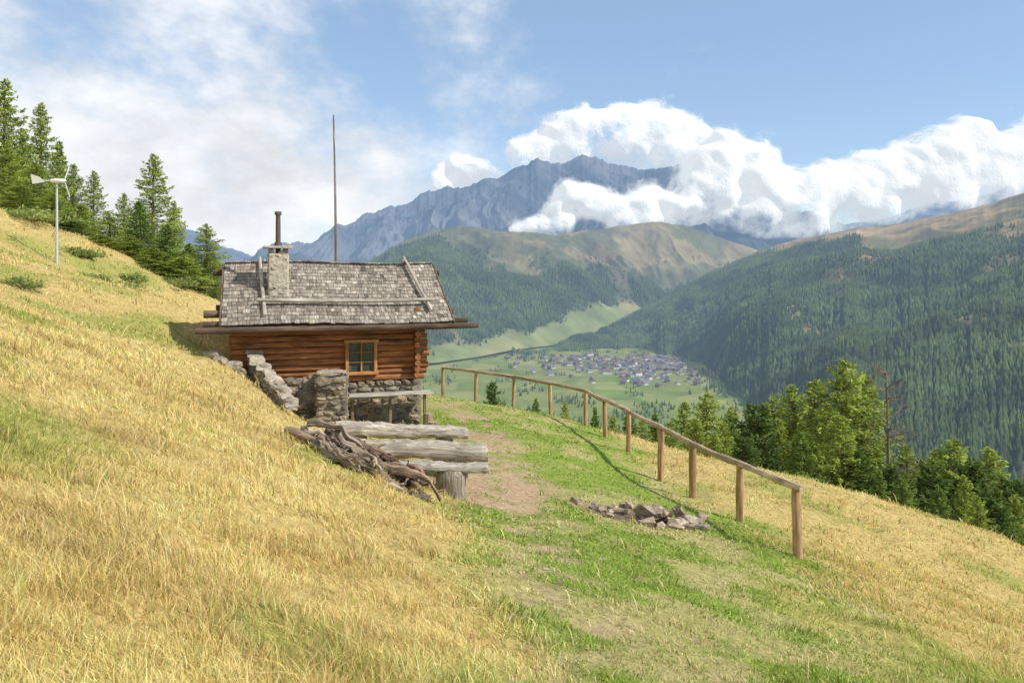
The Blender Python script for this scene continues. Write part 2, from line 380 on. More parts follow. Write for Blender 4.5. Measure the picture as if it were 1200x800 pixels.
# ------------------------------------------------------------------ far terrain
def grid_sheet(name,st,nu,nt,amp,fs,colf,mat,seed,p=1.,ramp=.15,label='',jag=0,zfoot=None):
    st=np.array(st,float); pu=np.linspace(st[0,0],st[-1,0],nu)
    def sm(k):
        a=np.interp(pu,st[:,0],st[:,k]); w=max(3,int(nu*.010))|1; pad=np.r_[np.full(w,a[0]),a,np.full(w,a[-1])]
        return np.convolve(pad,np.ones(w)/w,'same')[w:-w]
    fy,fd,ry,rd=sm(1),sm(2),sm(3),sm(4)
    if jag: ry=ry-jag*(ridged(pu/34.,pu*0+3.3*seed,5,.6)-.62)*2
    u=(pu-600)/F; zf=(320-fy)/F*fd; zr=(320-ry)/F*rd
    if zfoot is not None:
        fd=fd*(1+.16*(fbm(pu/26.,pu*0+2.2,4)-.5)); zf=zf*0+zfoot
    t=np.linspace(0,1.12,nt)[:,None]
    d=fd+(rd-fd)*t; tt=np.minimum(t,1)
    z=zf+(zr-zf)*tt**p; z=z-(t-tt)*(zr-zf)*4
    x=u*d; y=d+0*x
    e=np.sin(np.clip(tt,0,1)*np.pi)**.7+ramp*sst(.6,1,tt)
    e=e*sst(0,.12,tt)
    s=seed*13.7
    xr=x*.75+y*.66; yr=-x*.66+y*.75
    wpx=(fbm(xr/fs*.8+s,yr/fs*.8,3)-.5)*1.2
    nn=ridged(xr/fs+s+wpx,yr/(fs*1.2)+s*.7+wpx)-.62
    z=z+nn*amp*e
    T=np.broadcast_to(tt,z.shape)
    col,dens=colf(x,y,z,T,nn,np.broadcast_to(pu,z.shape))
    idx=np.arange(nu*nt).reshape(nt,nu)
    f=np.stack([idx[:-1,:-1],idx[:-1,1:],idx[1:,1:],idx[1:,:-1]],-1).reshape(-1,4)
    me=newmesh(name,np.c_[x.ravel(),y.ravel(),z.ravel()],f,mat,cols=col.reshape(-1,3),smooth=True)
    obj(name,me,kind='structure',label=label)
    return x,y,z,dens
def lerp(a,b,k): return np.array(a)*(1-k[...,None])+np.array(b)*k[...,None]
FLOOR=(.034,.054,.024)
def c_rock(x,y,z,T,nn,pu):
    k=fbm(x/500+z/400,y/500,6); c=lerp((.09,.105,.115),(.20,.20,.20),sst(.35,.65,k)); g=sst(.50,.2,T+(k-.5)*.5); c=c*(1-g[...,None])+np.array([.07,.09,.065])*g[...,None]
    return c,0*T
def c_mid(x,y,z,T,nn,pu):
    k=fbm(x/420+5,y/420,5); line=.60+(k-.5)*.75-.14*sst(600,700,pu)*sst(900,820,pu)+.16*sst(620,480,pu)
    forest=sst(.06,-.06,T-line)
    bald=lerp((.12,.125,.06),(.25,.195,.10),sst(.4,.6,fbm(x/200,y/200,5))*(.3+.7*sst(560,700,pu)))
    strip=np.interp(pu,[480,560,620,680,740,790],[.05,.06,.10,.17,.20,.05])
    meadow=sst(.03,-.03,T-strip+(fbm(x/160,y/160,4)-.5)*.14)
    forest=forest*(1-meadow)
    clear=sst(.62,.68,fbm(x/230+80,y/330,4)); forest=forest*(1-clear*.9)
    c=bald*(1-forest[...,None])+np.array(FLOOR)*forest[...,None]
    md=lerp((.17,.20,.075),(.28,.26,.11),sst(.4,.6,k)); c=c*(1-meadow[...,None])+md*meadow[...,None]
    return c,forest
def c_right(x,y,z,T,nn,pu):
    k=fbm(x/350+15,y/350,5); line=.84+(k-.5)*.38-.16*sst(900,1100,pu)+.08*sst(900,800,pu)
    forest=sst(.04,-.04,T-line)
    clear=sst(.64,.70,fbm(x/160+30,y/260,4)); forest=forest*(1-clear*.75)
    bald=lerp((.19,.17,.08),(.34,.25,.13),sst(.4,.6,fbm(x/150,y/150,5)))
    c=bald*(1-forest[...,None])+np.array(FLOOR)*forest[...,None]
    low=sst(.5,.2,T); cl=np.array([.14,.16,.065]); q=(clear*low*(1-forest))[...,None]; c=c*(1-q)+cl*q
    return c,forest
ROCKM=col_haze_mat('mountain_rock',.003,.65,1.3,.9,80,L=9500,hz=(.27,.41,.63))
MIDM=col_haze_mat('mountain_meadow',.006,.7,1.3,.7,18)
far=[(120,330,9000,300,12500),(190,330,9000,272,12500),(210,330,9000,267,12500),(232,330,9000,272,12500),(262,330,9000,292,12500),(340,335,9000,315,12500),
(800,330,9000,300,12500),(870,330,9000,285,12500),(930,330,9000,268,12500),(960,330,9000,270,12500),(1000,330,9000,264,12500),(1050,330,9000,254,12500),(1090,330,9000,236,12500),(1130,330,9000,238,12500),(1160,330,9000,226,12500),(1200,330,9000,211,12500),(1300,330,9000,190,12500),(1450,330,9000,220,12500)]
grid_sheet('distant_mountain_range',far,500,60,420,1500,c_rock,ROCKM,5,1.,.15,'hazy blue rocky mountain range on the horizon',jag=5)
peak=[(120,345,6500,345,9000),(240,340,6500,332,9000),(300,338,6500,315,9000),(340,338,6500,300,9000),(365,338,6500,284,9000),(390,338,6500,268,9000),(420,338,6500,256,9000),(450,338,6500,243,9000),(480,338,6500,234,9000),(500,338,6500,222,9000),(530,338,6500,219,9000),(560,338,6500,214,9000),(590,338,6500,207,9000),(612,338,6500,193,9000),(625,338,6500,189,9000),(650,338,6500,191,9000),(668,338,6500,189,9000),(683,338,6500,182,9000),(692,338,6500,187,9000),(712,338,6500,193,9000),(740,338,6500,194,9000),(770,338,6500,199,9000),(800,338,6500,193,9000),(840,338,6500,206,9000),(880,335,6500,228,9000),(940,335,6500,255,9000),(1000,335,6500,275,9000),(1100,335,6500,300,9000)]
grid_sheet('rocky_mountain_peak',peak,900,220,900,1100,c_rock,ROCKM,1,1.,.05,'massive grey rocky mountain with clouds round its summit',jag=8)
mid=[(200,440,2700,350,5000),(300,432,2800,338,5000),(400,428,2900,318,5200),(430,427,2950,308,5300),(470,426,2970,284,5400),(510,425,3000,270,5500),(560,418,3250,268,5500),(600,410,3500,271,5400),(650,404,3800,275,5500),(700,398,4100,268,5600),(740,390,4400,261,5700),(775,385,4550,258,5700),(810,382,4700,265,5700),(850,380,4700,279,5700),(890,378,4700,294,5700),(930,378,4700,305,5700),(1000,378,4700,325,5700)]
midg=grid_sheet('forested_mountain_ridge',mid,620,200,360,800,c_mid,MIDM,2,.95,.10,'forested ridge with bare brown grassy summit',jag=2)
right=[(600,414,3450,412,3600),(640,411,3590,406,3800),(690,411,3590,394,4200),(740,411,3590,372,4500),(770,412,3520,356,4700),(795,416,3350,341,4800),(820,420,3100,326,4900),(840,430,2700,316,5000),(858,440,2350,307,5000),(875,462,2100,299,5000),(900,490,1880,289,4900),(960,535,1520,276,4700),(1000,560,1360,268,4600),(1050,580,1260,262,4500),(1100,598,1175,252,4300),(1150,612,1120,240,4100),(1200,625,1070,227,3900),(1300,650,990,203,3600),(1450,680,910,175,3200)]
rg=grid_sheet('forested_mountain_slope',right,640,260,200,620,c_right,MIDM,3,.9,.06,'long conifer-covered slope above the valley',jag=1.5,zfoot=-354)
# valley floor
def c_val(x,y):
    k=fbm(x/150,y/400,4); q=np.floor(x/60+fbm(x/300,y/300,2)*4)+np.floor(y/170)*7; h=(np.sin(q*12.9898)*43758.5)%1
    c=lerp((.13,.19,.045),(.25,.26,.09),h); c=c*(.8+.4*k[...,None])
    t=np.exp(-((x-390)/400)**2-((y-3000)/480)**2)*sst(.35,.6,fbm(x/60,y/60,3)); c=c*(1-t[...,None]*.5)+np.array([.15,.155,.11])*t[...,None]*.5
    return c
vx,vy=np.meshgrid(np.linspace(-3000,3000,600),np.linspace(400,7000,500)); vz=np.full(vx.shape,-350.)+ (fbm(vx/300,vy/300,3)-.5)*8
idx=np.arange(600*500).reshape(500,600)
f=np.stack([idx[:-1,:-1],idx[:-1,1:],idx[1:,1:],idx[1:,:-1]],-1).reshape(-1,4)
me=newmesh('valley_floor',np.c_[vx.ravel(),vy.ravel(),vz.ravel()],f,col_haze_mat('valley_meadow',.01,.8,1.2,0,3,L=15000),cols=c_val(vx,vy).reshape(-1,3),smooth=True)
obj('valley_floor',me,kind='structure',label='green valley floor with meadows round a village')
# forest
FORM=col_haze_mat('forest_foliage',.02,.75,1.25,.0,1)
def forest(name,G,N0,seed,hmean,label):
    x,y,z,dens=G; nt,nu=x.shape; r=np.random.default_rng(seed)
    ax=np.hypot(np.diff(x[:-1],axis=1),0); ay=np.diff(y[:,:-1],axis=0); w=(ax*ay*dens[:-1,:-1]).ravel(); w/=w.sum()
    ii=r.choice(len(w),N0,p=w); i=ii//(nu-1); j=ii%(nu-1); a=r.random(N0); b=r.random(N0)
    def bl(q): return (q[i,j]*(1-b)+q[i,j+1]*b)*(1-a)+(q[i+1,j]*(1-b)+q[i+1,j+1]*b)*a
    px,py,pz=bl(x),bl(y),bl(z)
    trees(name,px,py,pz,hmean,r,label)
def trees(name,px,py,pz,hmean,r,label):
    N0=len(px); h=hmean*r.uniform(.6,1.3,N0); rad=h*r.uniform(.17,.26,N0); k=6
    th=np.linspace(0,2*np.pi,k,endpoint=False)[None]+r.random(N0)[:,None]*6
    v=np.zeros((N0,k+1,3)); rr=rad[:,None]*r.uniform(.75,1.2,(N0,k))
    v[:,:k,0]=px[:,None]+np.cos(th)*rr; v[:,:k,1]=py[:,None]+np.sin(th)*rr; v[:,:k,2]=pz[:,None]+(h*.05)[:,None]*r.random((N0,k))
    v[:,k]=np.c_[px,py,pz+h]
    base=(np.arange(N0)*(k+1))[:,None]
    f=np.concatenate([base+np.array([q,(q+1)%k,k]) for q in range(k)])
    t=r.random(N0)[:,None]; pt=fbm(px/120,py/120,3)[:,None]
    c=np.array([.036,.066,.026])*(1-t)+np.array([.10,.13,.040])*t; c=c*(.35+1.2*pt)
    c=np.repeat(c[:,None],k+1,1)
    me=newmesh(name,v.reshape(-1,3),f,FORM,cols=c.reshape(-1,3)); obj(name,me,kind='stuff',label=label)
forest('conifer_forest',rg,90000,11,19,'dense conifer forest on the long slope')
forest('conifer_forest',midg,58000,12,21,'dark conifer forest on the ridge')
r=np.random.default_rng(4); N0=12000; tx=r.normal(350,600,N0); ty=r.uniform(1400,3750,N0)
edgex=np.interp(ty,[1500,1880,2100,2350,2700,3100,3600],[590,605,625,655,700,730,620])
dn=fbm(tx/70,ty/110,4)+.30*np.exp(-((tx-edgex)/70)**2)+.10*sst(2300,1900,ty)-.30*np.exp(-((tx-390)/260)**2-((ty-3000)/380)**2)
kk=dn>.60; trees('valley_trees',tx[kk],ty[kk],np.full(kk.sum(),-350.),12,r,'scattered trees between the valley meadows')
# ------------------------------------------------------------------ village
def hz_plain(name,col):
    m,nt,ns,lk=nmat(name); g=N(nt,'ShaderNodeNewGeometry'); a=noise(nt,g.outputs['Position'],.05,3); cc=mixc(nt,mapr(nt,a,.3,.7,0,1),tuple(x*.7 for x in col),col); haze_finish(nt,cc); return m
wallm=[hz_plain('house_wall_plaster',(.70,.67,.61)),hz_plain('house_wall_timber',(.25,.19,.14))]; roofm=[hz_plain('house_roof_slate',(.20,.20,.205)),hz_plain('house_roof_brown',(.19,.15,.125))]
hm=[]
for k in range(4):
    w,l,h,rr=[(12,16,6.5,4.5),(11,20,8,4),(14,14,8,5),(16,30,9.5,5)][k]
    o=1.5; bv=[(-w/2,-l/2,-3),(w/2,-l/2,-3),(w/2,l/2,-3),(-w/2,l/2,-3),(-w/2,-l/2,h),(w/2,-l/2,h),(w/2,l/2,h),(-w/2,l/2,h),(0,-l/2,h+rr),(0,l/2,h+rr)]
    rf=[(-w/2-o,-l/2-o,h-.5),(w/2+o,-l/2-o,h-.5),(w/2+o,l/2+o,h-.5),(-w/2-o,l/2+o,h-.5),(0,-l/2-o,h+rr+.6),(0,l/2+o,h+rr+.6)]
    fcs=[[0,1,5,8,4],[1,2,6,5],[2,3,7,9,6],[3,0,4,7],[10,11,14],[12,13,15],[11,12,15,14],[13,10,14,15],[10,13,12,11]]
    hm.append(newmesh('village_house',bv+rf,fcs,[wallm[int(k in(1,2))],roofm[(k//2)%2]],matidx=[0]*4+[1]*5))
cnt=0; r=np.random.default_rng(21)
cent=[(90,3150,80,120),(280,3230,110,110),(410,3020,100,150),(540,3200,110,120),(600,2900,60,130),(460,2700,80,110),(650,3080,50,90),(200,2900,60,80),(360,2520,60,70)]
while cnt<290:
    c=cent[int(r.choice(9,p=[.06,.14,.24,.17,.12,.12,.06,.04,.05]))]; x=r.normal(c[0],c[2]); y=r.normal(c[1],c[3])
    if not 2300<y<3500 or not -150<x<np.interp(y,[2300,2700,3100,3500],[590,640,670,600]): continue
    o=obj('village_house',hm[int(r.choice([0,0,1,1,2,3]))],loc=(x,y,-350),label='small village house with a pitched roof in the valley',category='house',group='houses of the valley village')
    o.rotation_euler=(0,0,r.choice([.3,1.9])+r.normal(0,.3)); s=r.uniform(.75,1.15); o.scale=(s,s,s); cnt+=1
# ------------------------------------------------------------------ clouds
def cloud_mat():
    m,nt,ns,lk=nmat('cumulus_cloud'); a=attr(nt,'dens'); g=N(nt,'ShaderNodeNewGeometry')
    n1=noise(nt,g.outputs['Position'],.0046,9,.64); n2=noise(nt,g.outputs['Position'],.0014,5,.6)
    q=math_(nt,'ADD',a.outputs['Fac'],math_(nt,'ADD',math_(nt,'MULTIPLY',math_(nt,'SUBTRACT',n1,.5),3.0),math_(nt,'MULTIPLY',math_(nt,'SUBTRACT',n2,.52),3.2)))
    al=N(nt,'ShaderNodeMapRange',interpolation_type='SMOOTHSTEP'); lk.new(q,al.inputs[0]); al.inputs[1].default_value=-.20; al.inputs[2].default_value=1.05
    d=N(nt,'ShaderNodeBsdfDiffuse'); d.inputs[0].default_value=(.46,.45,.43,1); lk.new(bump(nt,n1,.40,150),d.inputs['Normal'])
    e=N(nt,'ShaderNodeEmission'); e.inputs[0].default_value=(.85,.92,1,1); e.inputs[1].default_value=.54  # even glow painted in for light scattered inside the cloud
    ad=N(nt,'ShaderNodeAddShader'); lk.new(d.outputs[0],ad.inputs[0]); lk.new(e.outputs[0],ad.inputs[1])
    t=N(nt,'ShaderNodeBsdfTransparent'); x=N(nt,'ShaderNodeMixShader'); lk.new(al.outputs[0],x.inputs[0]); lk.new(t.outputs[0],x.inputs[1]); lk.new(ad.outputs[0],x.inputs[2])
    o=N(nt,'ShaderNodeOutputMaterial'); lk.new(x.outputs[0],o.inputs[0]); return m
CLM=cloud_mat()
def blur(h,n):
    for _ in range(n):
        p=np.pad(h,1,mode='edge'); h=(p[1:-1,1:-1]*2+p[:-2,1:-1]+p[2:,1:-1]+p[1:-1,:-2]+p[1:-1,2:])/6
    return h
def cloud(name,D,top,bot,npuff,rmin,rmax,seed,label,relief=1.1,soft=55,dmul=2.0,boff=.52):
    r=np.random.default_rng(seed); top=np.array(top,float); bot=np.array(bot,float)
    x0,x1=top[0,0],top[-1,0]; y0=top[:,1].min()-45; y1=bot[:,1].max()+55
    gx,gy=np.meshgrid(np.arange(x0-50,x1+50,1.8),np.arange(y0,y1,1.8)); h=np.zeros(gx.shape)
    wx=gx+(fbm(gx/26+seed,gy/26,4)-.5)*44; wy=gy+(fbm(gx/26+40,gy/26+seed,4)-.5)*34
    for i in range(npuff):
        rad=rmin+(rmax-rmin)*r.random()**2.; cx=r.uniform(x0,x1); t=np.interp(cx,top[:,0],top[:,1]); b=np.interp(cx,bot[:,0],bot[:,1])
        if b-t<6: continue
        rad=min(rad,(b-t)*.5); cy=r.uniform(t+rad,max(t+rad,b-rad*.6))
        if r.random()<.4: cy=t+rad*r.uniform(.9,1.2)
        q=rad*rad-(wx-cx)**2-((wy-cy)*1.15)**2
        h=np.maximum(h,np.sqrt(np.maximum(q,0))+np.where(q>0,r.uniform(0,6),0))
    sil=blur((h>0).astype(float),soft); bb=np.interp(gx,bot[:,0],bot[:,1])
    dens=sil*dmul-boff-1.1*sst(-70,20,gy-bb)
    h=blur(h,10)
    s=D/F; x=(gx-600)*s; z=(320-gy)*s; y=D-h*s*relief
    ny,nx=gx.shape; idx=np.arange(nx*ny).reshape(ny,nx)
    f=np.stack([idx[:-1,:-1],idx[1:,:-1],idx[1:,1:],idx[:-1,1:]],-1).reshape(-1,4); keep=(sil.ravel()[f]>.01).any(1); f=f[keep]
    me=newmesh(name,np.c_[x.ravel(),y.ravel(),z.ravel()],f,CLM,attrs={'dens':dens},smooth=True)
    o=obj(name,me,kind='structure',label=label); return o
cloud('cumulus_cloud',9900,[(608,182),(622,162),(650,142),(680,124),(720,116),(770,120),(800,128),(822,144),(845,170),(870,190)],[(600,212),(700,214),(800,214),(880,224)],170,9,38,31,'bright cumulus cloud rising behind the summit')
cloud('cumulus_cloud',7500,[(765,240),(790,222),(815,188),(835,165),(855,152),(875,166),(905,192),(940,200),(965,192),(1000,178),(1040,170),(1070,156),(1100,142),(1130,134),(1155,148),(1180,144),(1210,136),(1260,130),(1330,138)],[(770,266),(860,272),(920,282),(1000,278),(1060,266),(1130,256),(1200,246),(1330,242)],420,8,42,32,'bank of white cumulus hanging on the mountain side')
cloud('cumulus_cloud',7200,[(595,268),(620,252),(645,240),(655,216),(672,204),(695,208),(715,228),(740,226),(765,216),(800,224)],[(595,284),(650,286),(720,284),(760,278),(800,280)],120,5,20,33,'wispy cloud drifting across the rock face',soft=26,dmul=2.0,boff=.40)
cloud('cumulus_cloud',10200,[(505,205),(522,188),(540,178),(560,181),(575,195),(595,208)],[(505,236),(550,236),(590,234)],50,5,20,34,'small puff of cloud behind the ridge',soft=26,dmul=2.0,boff=.36)
# ------------------------------------------------------------------ hut
HX,HY,HZ=-6.49,18.47,-3.75; HR=math.radians(18)
hut=empty('log_cabin',(HX,HY,HZ),HR,label='small log cabin with shingle roof on a stone base',category='cabin')
def hw(x,y,z):
    c,s=math.cos(HR),math.sin(HR); return (HX+c*x-s*y,HY+s*x+c*y,HZ+z)
LW,LD=4.3,3.6
redb=np.array([.42,.165,.06])
def lc():
    k=rng.random(); c=redb*(1-.35*k)+np.array([.21,.14,.09])*.35*k; return c*rng.uniform(.62,1.2)
m=MB()
nl=12; r0=.0735
for i in range(nl):
    z=1.12+r0+i*2*r0*.97
    c=lc(); wl,wr=2.60,3.30
    rr=r0*rng.uniform(.94,1.06)
    if 1.25<z<2.14 :
        m.log((-.02,0,z),(wl,0,z),rr,rr*.97,c,14,16,.010,.07,endcol=c*1.2); m.log((wr,0,z),(LW+.30*rng.uniform(.6,1.1),0,z),rr,rr,c,14,5,0,.07,endcol=c*1.3)
    else: m.log((-.02,0,z),(LW+.30*rng.uniform(.6,1.1),0,z),rr,rr*.96,c,14,22,.010,.07,endcol=c*1.3)
    m.log((-.05,LD,z),(LW+.3,LD,z),r0,r0,c,12,6,0,.03)
    zz=z+r0*.95 
    for xx in(0,LW): 
        c=lc(); m.log((xx,-.30*rng.uniform(.6,1.15) if xx else .02,zz),(xx,LD+.3,zz),r0,r0,c,14,8,0,.06,endcol=c*1.15)
for k in range(7):
    z=1.12+r0+(nl+k)*2*r0*.97; hw_=max(.25,1.8-(z-2.9)/ .583) if z>2.9 else 1.8
    if z<3.75:
        for xx in(0,LW): m.log((xx,1.8-hw_+.15,z),(xx,1.8+hw_-.15,z),r0,r0,redb*.8,12,4,0,.03)
m.box((LW/2,.03,1.9),(LW-.1,.05,1.6),(.06,.04,.03),ch=.003)
m.build('wall',WOOD,hut,smooth=True)
# foundation
stc=[np.array(c) for c in [(.27,.22,.165),(.33,.28,.21),(.21,.175,.135),(.37,.30,.21),(.25,.20,.14),(.17,.145,.12)]]
def stonework(m,x0,x1,y0,y1,z0,z1fun,rs=.2,col=stc,mortar=(.27,.235,.18),prot=1.):
    def sc(): return col[rng.integers(len(col))]*rng.uniform(.7,1.2)
    def face(a0,a1,put,topf):
        zc=z0
        while True:
            hh=rs*rng.uniform(.45,.85); p=a0; placed=False
            while p<a1-.02:
                w=min(rs*rng.uniform(.7,2.1),a1-p)
                if a1-p-w<.08: w=a1-p
                zt=topf(p+w/2)
                if zc+hh*.45<zt:
                    rt=Matrix.Rotation(rng.normal(0,.09),3,'Y' if put[0]=='x' else 'X')
                    dp=.26*rng.uniform(.8,1.35)*prot
                    sz=(w*1.02,dp,hh*1.05) if put[0]=='x' else (dp,w*1.02,hh*1.05)
                    pos=(p+w/2,put[1],zc+hh/2+rng.normal(0,.01)) if put[0]=='x' else (put[1],p+w/2,zc+hh/2)
                    m.rock(pos,sz,sc(),2,.45,rot=rt,boxy=.85); placed=True
                p+=w
            zc+=hh
            if not placed: break
    dep=y1-y0
    face(x0,x1,('x',y0+.10),z1fun); face(x0,x1,('x',y1-.10),z1fun)
    if dep>.43:
        for xx,si in((x0,1),(x1,-1)): face(y0,y1,('y',xx+si*.11),lambda q,xx=xx: z1fun(xx))
    nseg=6
    for i in range(nseg):
        a=x0+(x1-x0)*i/nseg+.02; b=x0+(x1-x0)*(i+1)/nseg+.021
        zt=z1fun((a+b)/2)-.05
        if zt>z0: m.box(((a+b)/2,(y0+y1)/2,(z0+zt)/2),(b-a,dep-.03,zt-z0),mortar,ch=.005)
m=MB(); stonework(m,-.05,LW+.1,-.1,LD+.1,-.5,lambda p:1.1,.19)
m.build('foundation',STONE,hut,smooth=False)
# window
win=obj('window',None,hut,loc=(2.95,-.10,1.72))
m=MB(); wc=np.array([.50,.25,.09]); W2,H2=.34,.39
for sx in(-1,1): m.box((sx*W2,0,0),(.08,.14,2*H2+.08),wc,axis=2)
for sz in(-1,1): m.box((0,-.012,sz*H2),(2*W2+.15,.15,.08),wc)
m.box((0,-.03,0),(.04,.05,2*H2-.08),wc*.85,axis=2)
for zz in(-.12,.12): m.box((0,-.026,zz),(2*W2-.08,.045,.022),wc*.8)
m.build('frame',WOOD,win)
m=MB(); m.box((0,.02,0),(2*W2-.06,.012,2*H2-.06),(.1,.1,.1),ch=.001); m.build('glass_pane',GLASS,win)
m=MB()
for sx in(-1,1):
    vv=np.array([(sx*.10,.010,.34),(sx*.30,.010,.34),(sx*.30,.010,-.32),(sx*.24,.010,-.32),(sx*.22,.010,0)]); m.add(vv,[[0,1,2,3,4]],(.3,.3,.3),vv)
m.build('curtain',CLOTH,win)
# roof
m=MB(); RX0,RX1=-.22,5.1; ey,ez,ry_,rz_=-.62,2.56,1.8,3.96
grey=[(.33,.28,.225),(.38,.33,.27),(.29,.245,.195),(.43,.375,.31),(.35,.30,.24)]
for side in(0,1):
    L=math.hypot(ry_-ey,rz_-ez); rows=17; ex=L/rows
    dy,dz=(ry_-ey)/L,(rz_-ez)/L
    nyv,nzv=-dz,dy
    for k in range(rows+1):
        p=RX0
        while p<RX1-.02:
            w=min(rng.uniform(.08,.15),RX1-p); s0=k*ex+rng.normal(0,.010)-.03; sl=ex*1.5
            if k==rows: sl=ex*.9
            cs=s0+sl/2; t=.022; tilt=.12
            yy=ey+dy*cs; zz=ez+dz*cs
            a=math.atan2(dz,dy)-tilt*.9+rng.normal(0,.015)
            R=np.array([[1,0,0],[0,math.cos(a),-math.sin(a)],[0,math.sin(a),math.cos(a)]])
            c=np.array(grey[rng.integers(5)])*rng.uniform(.72,1.15)*(.85+.3*float(vn(np.array([p*1.5]),np.array([k*.35]))[0]))
            if rng.random()<.06: c=c*.6
            m2=.033
            cx=np.array([p+w/2,yy+nyv*m2,zz+nzv*m2+.025*math.sin(p*1.3)])
            if side:
                cx[1]=2*ry_-cx[1]; R=np.array([[1,0,0],[0,math.cos(-a),-math.sin(-a)],[0,math.sin(-a),math.cos(-a)]])
            m.box(cx,(w-.005,sl,t),c,rot=R,ch=.003,axis=1,jit=.002)
            p+=w
    R=np.array([[1,0,0],[0,dy,-dz],[0,dz,dy]]) if not side else np.array([[1,0,0],[0,dy,dz],[0,-dz,dy]])
    cy=(ey+ry_)/2; cy=cy if not side else 2*ry_-cy
    m.box(((RX0+RX1)/2,cy,(ez+rz_)/2-.05),(RX1-RX0-.04,L-.02,.05),(.13,.09,.06),rot=R)
roof=m.build('roof',WOOD,hut)
m=MB(); dk=np.array([.13,.09,.065])
m.log((-.75,-.70,2.47),(5.72,-.70,2.47),.075,.07,dk,12,12,.02,.06,endcol=dk*2.2)
m.log((-.62,-.42,2.60),(5.55,-.30,2.58),.07,.07,dk,12,8,.0,.04,endcol=dk*2)
m.log((-.62,.0,2.80),(5.25,.0,2.80),.09,.09,dk*1.2,12,8,.0,.04,endcol=dk*2)
m.log((-.5,1.8,3.76),(5.3,1.8,3.76),.08,.08,dk,12,8,.0,.04,endcol=dk*2)
m.log((-.5,3.6,2.80),(5.3,3.6,2.80),.09,.09,dk,12,8,.0,.04)
for xx in(RX0-.03,RX1+.03):
    m.beam((xx,ey-.02,ez-.02),(xx,ry_,rz_-.02),.04,.13,dk*1.3); m.beam((xx,2*ry_-ey+.02,ez-.02),(xx,ry_+.01,rz_-.02),.04,.13,dk*1.3)
m.build('roof_beam',WOOD,hut,smooth=False)
def onroof(x,s,lift=.12):
    L=math.hypot(ry_-ey,rz_-ez); dy,dz=(ry_-ey)/L,(rz_-ez)/L; return (x,ey+dy*s-dz*lift,ez+dz*s+dy*lift)
m=MB(); pc=np.array([.46,.41,.34])
m.log(onroof(.72,.22),onroof(.62,2.95,.14),.045,.04,pc,10,8,.03,.07)
m.log(onroof(4.62,.35),onroof(4.35,2.98,.14),.045,.04,pc,10,8,.02,.07)
m.log(onroof(.55,.78,.2),onroof(4.75,.72,.2),.05,.045,pc*.95,10,10,.03,.07)
m.log((.52,ry_+.35,rz_-.1),(.75,ry_-.25,rz_+.12),.035,.03,pc,8,3)
m.log((4.3,ry_-.25,rz_+.14),(4.5,ry_+.35,rz_-.1),.04,.035,pc,8,3)
m.build('roof_pole',WOOD,hut,smooth=True)
# chimney
ch=obj('chimney',None,roof,loc=(1.04,.58,3.0))
m=MB(); stonework(m,-.225,.225,-.225,.225,-.15,lambda p:1.22,.15,[np.array(c) for c in[(.44,.37,.27),(.40,.34,.26),(.50,.42,.30),(.34,.29,.22)]],(.56,.50,.40),.85)
m.box((0,0,.55),(.475,.475,1.36),(.50,.45,.36),ch=.03)
for sx in(-1,1):
    for sy in(-1,1): m.rock((sx*.17,sy*.17,1.29),(.13,.13,.13),(.36,.31,.25),2,.3,boxy=.8)
m.build('stonework',STONE,ch)
m=MB(); m.box((0,0,1.375),(.66,.64,.05),(.44,.39,.31),ch=.01,jit=.01); m.build('cap_slab',STONE,ch)
m=MB(); m.log((0,0,1.1),(0,0,2.16),.062,.058,(.1,.08,.07),16,3,0,.0); m.log((0,0,2.16),(0,0,2.24),.085,.085,(.1,.08,.07),16,1,0,0); m.log((0,0,1.40),(0,0,1.5),.1,.09,(.1,.08,.07),16,1,0,0)
m.build('stove_pipe',PIPE,ch,smooth=False)
# shelf
m=MB(); m.box((3.55,-.52,.86),(2.1,.38,.055),(.50,.46,.39)); m.box((3.0,-.50,.80),(1.1,.3,.05),(.34,.30,.24))
for xx in(2.7,3.6,4.45): m.beam((xx,-.4,-.1),(xx,-.4,.77 if xx<3.5 else .83),.07,.07,(.25,.2,.15))
m.build('shelf',WOOD,hut)
# ------------------------------------------------------------------ stone pillar and retaining wall
def place_mb(m,name,mat,loc,rot=0,child=None,**p):
    o=m.build(name,mat,None,loc,**p); o.rotation_euler=(0,0,rot); return o
m=MB(); stonework(m,-.33,.33,-.28,.28,-.35,lambda p:1.28,.17)
m.rock((-.03,0,1.31),(.66,.6,.12),(.38,.33,.26),3,.3,boxy=.85)
place_mb(m,'stone_pillar',STONE,(-4.02,17.75,-3.53),.2,label='rough dry-stone pillar beside the cabin',category='stone pillar')
m=MB(); stonework(m,-.5,.5,-.2,.2,-.4,lambda p:1.08+.1*math.sin(p*5),.2)
place_mb(m,'stone_wall',STONE,(-4.62,17.95,-3.4),.35,label='low rough stone wall joined to the pillar',category='stone wall')
m=MB(); LL=2.55
stonework(m,0,LL,-.13,.13,-.9,lambda p:.02-p*.36,.2,[np.array(c) for c in[(.34,.29,.22),(.27,.23,.18),(.38,.32,.24)]],prot=.85)
for k in range(8):
    p=.12+k*.32; m.rock((p,rng.normal(0,.02),.0-p*.36+.02+rng.normal(0,.012)),(.40*rng.uniform(.8,1.3),.33*rng.uniform(.8,1.15),.075*rng.uniform(.7,1.3)),np.array([.44,.385,.30])*rng.uniform(.75,1.1),3,.5,rot=Matrix.Rotation(math.atan(.36)+rng.normal(0,.08),3,'Y')@Matrix.Rotation(rng.normal(0,.3),3,'Z'),boxy=.8)
place_mb(m,'stone_retaining_wall',STONE,(-6.0,18.45,-1.86),math.atan2(-2.1,1.55),label='sloping retaining wall capped with pale flat stones',category='stone wall')
